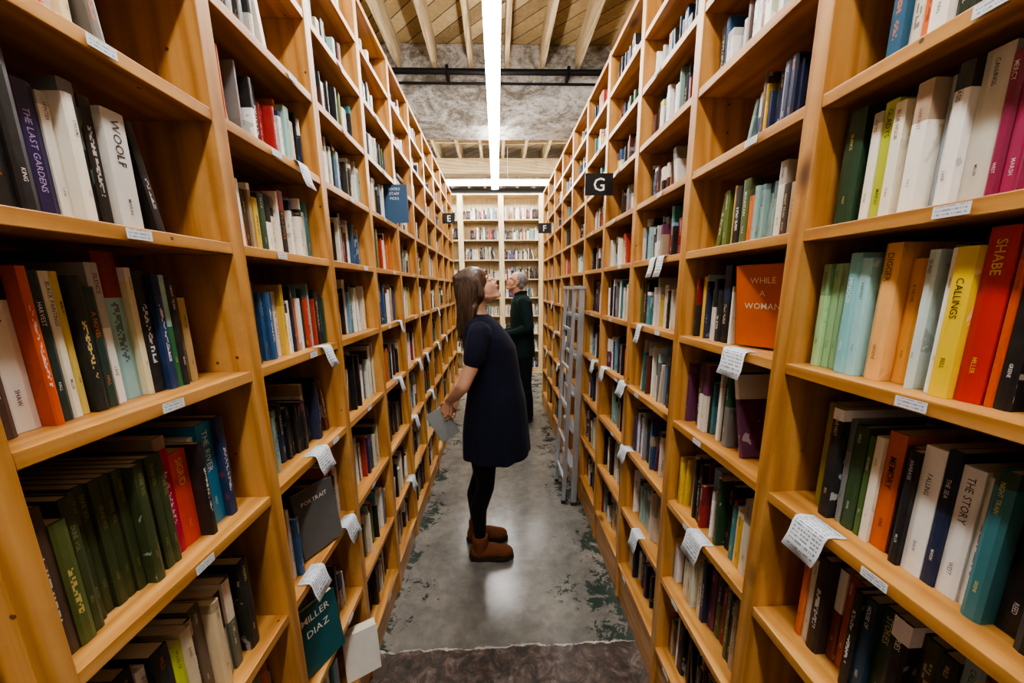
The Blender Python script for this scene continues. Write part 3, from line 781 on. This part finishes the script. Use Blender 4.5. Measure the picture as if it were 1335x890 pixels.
bm = bmesh.new(); sph(bm, P(.0905, 0, -.050), (.007, .017, .006), 2, rot); fin(bm, 'lips', simple('lips', '#A8584E', .4), True, parent=wo)
bm = bmesh.new()
for k in (-1, 1): sph(bm, P(.083, k*.03, .027), (.004, .018, .0028), 2, rot)
fin(bm, 'eyebrows', M_HAIR, True, parent=wo)
prof = [(1.415, -.145, -.05, .07), (1.392, -.175, -.02, .115), (1.36, -.188, .012, .15), (1.30, -.192, .060, .168), (1.24, -.190, .094, .165), (1.16, -.178, .108, .158), (1.07, -.167, .118, .162), (.96, -.18, .143, .176), (.85, -.20, .155, .185), (.76, -.212, .16, .19), (.69, -.215, .165, .195), (.632, -.215, .168, .198)]
bm = bmesh.new()
def fold(k, a):
    t = max(0, (k-5)/6); return t*(.03*math.sin(9*a+.6)+.018*math.sin(5*a+2)+.014*math.sin(14*a))
loft(bm, [(((b+c)/2, WY, z), ((c-b)/2, 0, 0), (0, w, 0)) for z, b, c, w in prof], 96, fold)
for k in (-1, 1):
    chain(bm, [(Vector((-.09, WY+k*.145, 1.330)), .060), (Vector((-.108, WY+k*.172, 1.26)), .058), (Vector((-.122, WY+k*.184, 1.205)), .054)])
remesh(bm, 'dress', M_DRESS, .0055, 3, wo)
for (bx, by) in ((-.125, WY-.075), (-.155, WY+.085)):
    bm = bmesh.new()
    chain(bm, [(Vector((bx-.005, by, .055)), .044), (Vector((bx, by, .10)), .047), (Vector((bx, by, .135)), .048)])
    chain(bm, [(Vector((bx-.02, by, .05)), .043), (Vector((bx+.07, by, .052)), .042), (Vector((bx+.14, by, .045)), .034)])
    sph(bm, (bx+.135, by, .042), (.055, .042, .034))
    def pb(me):
        for v in me.vertices: v.co.z = max(.02, min(.150, v.co.z))
    remesh(bm, 'boot_upper', M_SUEDE, .0045, 2, wo, pb)
    bm = bmesh.new()
    out = [(bx-.068, .0), (bx-.055, .030), (bx-.01, .036), (bx+.05, .036), (bx+.11, .046), (bx+.16, .040), (bx+.190, .018), (bx+.195, 0)]
    pts = [(x_, y_) for x_, y_ in out]+[(x_, -y_) for x_, y_ in reversed(out[1:-1])]
    lo = [bm.verts.new((x_, by+y_, .0)) for x_, y_ in pts]; hi = [bm.verts.new((x_, by+y_, .024)) for x_, y_ in pts]
    n = len(pts)
    for i in range(n): bm.faces.new((lo[i], lo[(i+1) % n], hi[(i+1) % n], hi[i]))
    bm.faces.new(lo); bm.faces.new(hi); bmesh.ops.recalc_face_normals(bm, faces=bm.faces)
    fin(bm, 'boot_sole', M_SOLE, bev=.003, parent=wo)
# hair
bm = bmesh.new()
sph(bm, P(-.018, 0, .046), (.096, .086, .088), 3, rot)
sph(bm, P(-.055, 0, -.005), (.066, .083, .075), 3, rot)
loft(bm, [((-.165, WY, 1.60), (.035, 0, 0), (0, .06, 0)), ((-.152, WY, 1.54), (.056, 0, 0), (0, .086, 0)), ((-.152, WY, 1.47), (.052, 0, 0), (0, .090, 0)), ((-.158, WY, 1.41), (.048, 0, 0), (0, .088, 0)), ((-.168, WY, 1.35), (.036, 0, 0), (0, .076, 0)), ((-.178, WY, 1.29), (.016, 0, 0), (0, .05, 0))])
for k in (-1, 1):
    chain(bm, [(P(.038, k*.056, .066), .018), (P(.018, k*.068, .02), .018), (P(-.008, k*.073, -.035), .020), (Vector((-.122, WY+k*.080, 1.45)), .019), (Vector((-.138, WY+k*.086, 1.38)), .014), (Vector((-.15, WY+k*.088, 1.32)), .008)])
remesh(bm, 'hair', M_HAIR, .005, 2, wo)
cu = bpy.data.curves.new('hair_strands', 'CURVE'); cu.dimensions = '3D'; cu.bevel_depth = .001; cu.bevel_resolution = 1; cu.materials.append(M_HAIR)
for i in range(420):
    ph = random.uniform(-2.1, 2.1)
    cx, sy = -math.cos(ph), math.sin(ph)
    top = P(-.02+random.uniform(-.035, .035), random.uniform(-.008, .008), .131)
    mid = Vector((HC.x-.050+cx*.082, WY+sy*.090, HC.z+.030)); low = Vector((-.154+cx*.056, WY+sy*.095, 1.46)); end = Vector((-.164+cx*.042+random.uniform(-.015, .015), WY+sy*.082+random.uniform(-.01, .01), 1.31+random.uniform(-.03, .07)))
    sp = cu.splines.new('NURBS'); pts = [top, (top+mid)/2+Vector((cx*.022, sy*.026, .02)), mid, (mid+low)/2+Vector((cx*.006, sy*.006, 0)), low, end]
    sp.points.add(len(pts)-1)
    for q, p in zip(sp.points, pts): q.co = (*p, 1)
    sp.use_endpoint_u = True; sp.order_u = 3
o = bpy.data.objects.new('hair_strands', cu); COL.objects.link(o); o.parent = wo
hb = solo_book('held_book', (-.312, WY-.03, .815), .012, .18, .115, (0, 0, 0), '#8A9090')
hb.rotation_euler = (math.radians(28), 0, math.radians(-78))

# ---- man
ma = bpy.data.objects.new('man', None); COL.objects.link(ma)
MY = 4.17
HC2 = Vector((.215, MY, 1.605)); al = math.radians(24)
f = Vector((-math.cos(al), 0, math.sin(al))); u = Vector((math.sin(al), 0, math.cos(al))); r = Vector((0, 1, 0))
bm = bmesh.new()
P2, rot2 = head_parts(bm, HC2, f, u, r, 1.03)
chain(bm, [(P2(-.03, 0, -.05), .058), (Vector((.25, MY, 1.46)), .060), (Vector((.26, MY, 1.40)), .07)])
loft(bm, [((.26, MY, 1.45), (.06, 0, 0), (0, .09, 0)), ((.27, MY, 1.39), (.09, 0, 0), (0, .17, 0)), ((.27, MY, 1.2), (.1, 0, 0), (0, .15, 0)), ((.29, MY, .95), (.1, 0, 0), (0, .14, 0))])
for k in (-1, 1):
    Wm = Vector((.06, MY+k*.13, 1.04))
    chain(bm, [(Vector((.27, MY+k*.17, 1.39)), .040), (Vector((.33, MY+k*.22, 1.12)), .036), (Wm, .024)])
    hand_parts(bm, Wm, Vector((-1, -k*.3, .1)), Vector((0, -k, .1)), Vector((0, -k*.2, 1)), (.4, .6, .5), 1.05)
remesh(bm, 'body', M_SKIN2, .005, 2, ma)
eyes(P2, 1.03, ma)
bm = bmesh.new()
sph(bm, P2(-.026, 0, .042), (.092, .082, .084), 3, rot2); sph(bm, P2(-.055, 0, -.015), (.045, .075, .058), 3, rot2)
remesh(bm, 'hair', M_GHAIR, .006, 1, ma)
bm = bmesh.new()
for k in (-1, 1):
    for i in range(16):
        a0, a1 = 2*math.pi*i/16, 2*math.pi*(i+1)/16
        cyl(bm, P2(.103, k*.032+.024*math.cos(a0), .004+.018*math.sin(a0)), P2(.103, k*.032+.024*math.cos(a1), .004+.018*math.sin(a1)), .0016, seg=6)
    cyl(bm, P2(.103, k*.056, .008), P2(-.005, k*.082, .012), .0016, seg=6)
cyl(bm, P2(.104, -.008, .006), P2(.104, .008, .006), .0016, seg=6)
fin(bm, 'glasses', M_BLK, parent=ma)
bm = bmesh.new()
loft(bm, [((.262, MY, 1.475), (.066, 0, 0), (0, .075, 0)), ((.268, MY, 1.445), (.09, 0, 0), (0, .15, 0)), ((.27, MY, 1.40), (.118, 0, 0), (0, .20, 0)), ((.27, MY, 1.25), (.13, 0, 0), (0, .195, 0)), ((.275, MY, 1.05), (.132, 0, 0), (0, .185, 0)), ((.285, MY, .88), (.135, 0, 0), (0, .19, 0)), ((.288, MY, .78), (.137, 0, 0), (0, .195, 0))], 48, lambda k, a: .012*math.sin(7*a+k))
for k in (-1, 1):
    chain(bm, [(Vector((.27, MY+k*.175, 1.395)), .062), (Vector((.335, MY+k*.225, 1.12)), .054), (Vector((.20, MY+k*.18, 1.07)), .046), (Vector((.095, MY+k*.145, 1.045)), .040)])
chain(bm, [(Vector((.20, MY-.05, 1.475)), .016), (Vector((.26, MY-.075, 1.50)), .018), (Vector((.32, MY-.03, 1.50)), .018), (Vector((.32, MY+.03, 1.50)), .018), (Vector((.26, MY+.075, 1.50)), .018), (Vector((.20, MY+.05, 1.475)), .016)])
remesh(bm, 'jacket', M_JACK, .007, 3, ma)
bm = bmesh.new()
for k in (-1, 1):
    chain(bm, [(Vector((.29, MY+k*.085, .86)), .105), (Vector((.295, MY+k*.095, .68)), .092), (Vector((.30, MY+k*.10, .46)), .072), (Vector((.325, MY+k*.105, .28)), .066), (Vector((.335, MY+k*.108, .09)), .060)])
remesh(bm, 'trousers', M_TROU, .007, 3, ma)
for k in (-1, 1):
    bm = bmesh.new(); yy = MY+k*.108
    chain(bm, [(Vector((.35, yy, .05)), .044), (Vector((.25, yy, .048)), .043), (Vector((.16, yy, .04)), .034)])
    def pb2(me):
        for v in me.vertices: v.co.z = max(.0, v.co.z)
    remesh(bm, 'shoe', M_SOLE, .006, 2, ma, pb2)

# ------------------------------------------------------------ camera
CY0 = 471.0
Yw = Vector(((648-667.5)/FPX, (CY0-375)/FPX, -1)).normalized()
rr = .019
Zw = Vector((-math.sin(rr), math.cos(rr), 0)); Zw = (Zw-Yw*Zw.dot(Yw)).normalized()
Xw = Yw.cross(Zw)
R = Matrix((Xw, Yw, Zw))
cam = bpy.data.cameras.new('camera'); cam.sensor_width = 36; cam.lens = FPX/1335*36; cam.clip_start = .02
cam.shift_y = (CY0-445)/1335
co = bpy.data.objects.new('camera', cam); COL.objects.link(co)
co.matrix_world = Matrix.Translation((0, 0, 1.55)) @ R.to_4x4()
S.camera = co
S.view_settings.view_transform = 'AgX'
S.view_settings.look = 'AgX - Medium High Contrast'
S.view_settings.exposure = 0.3
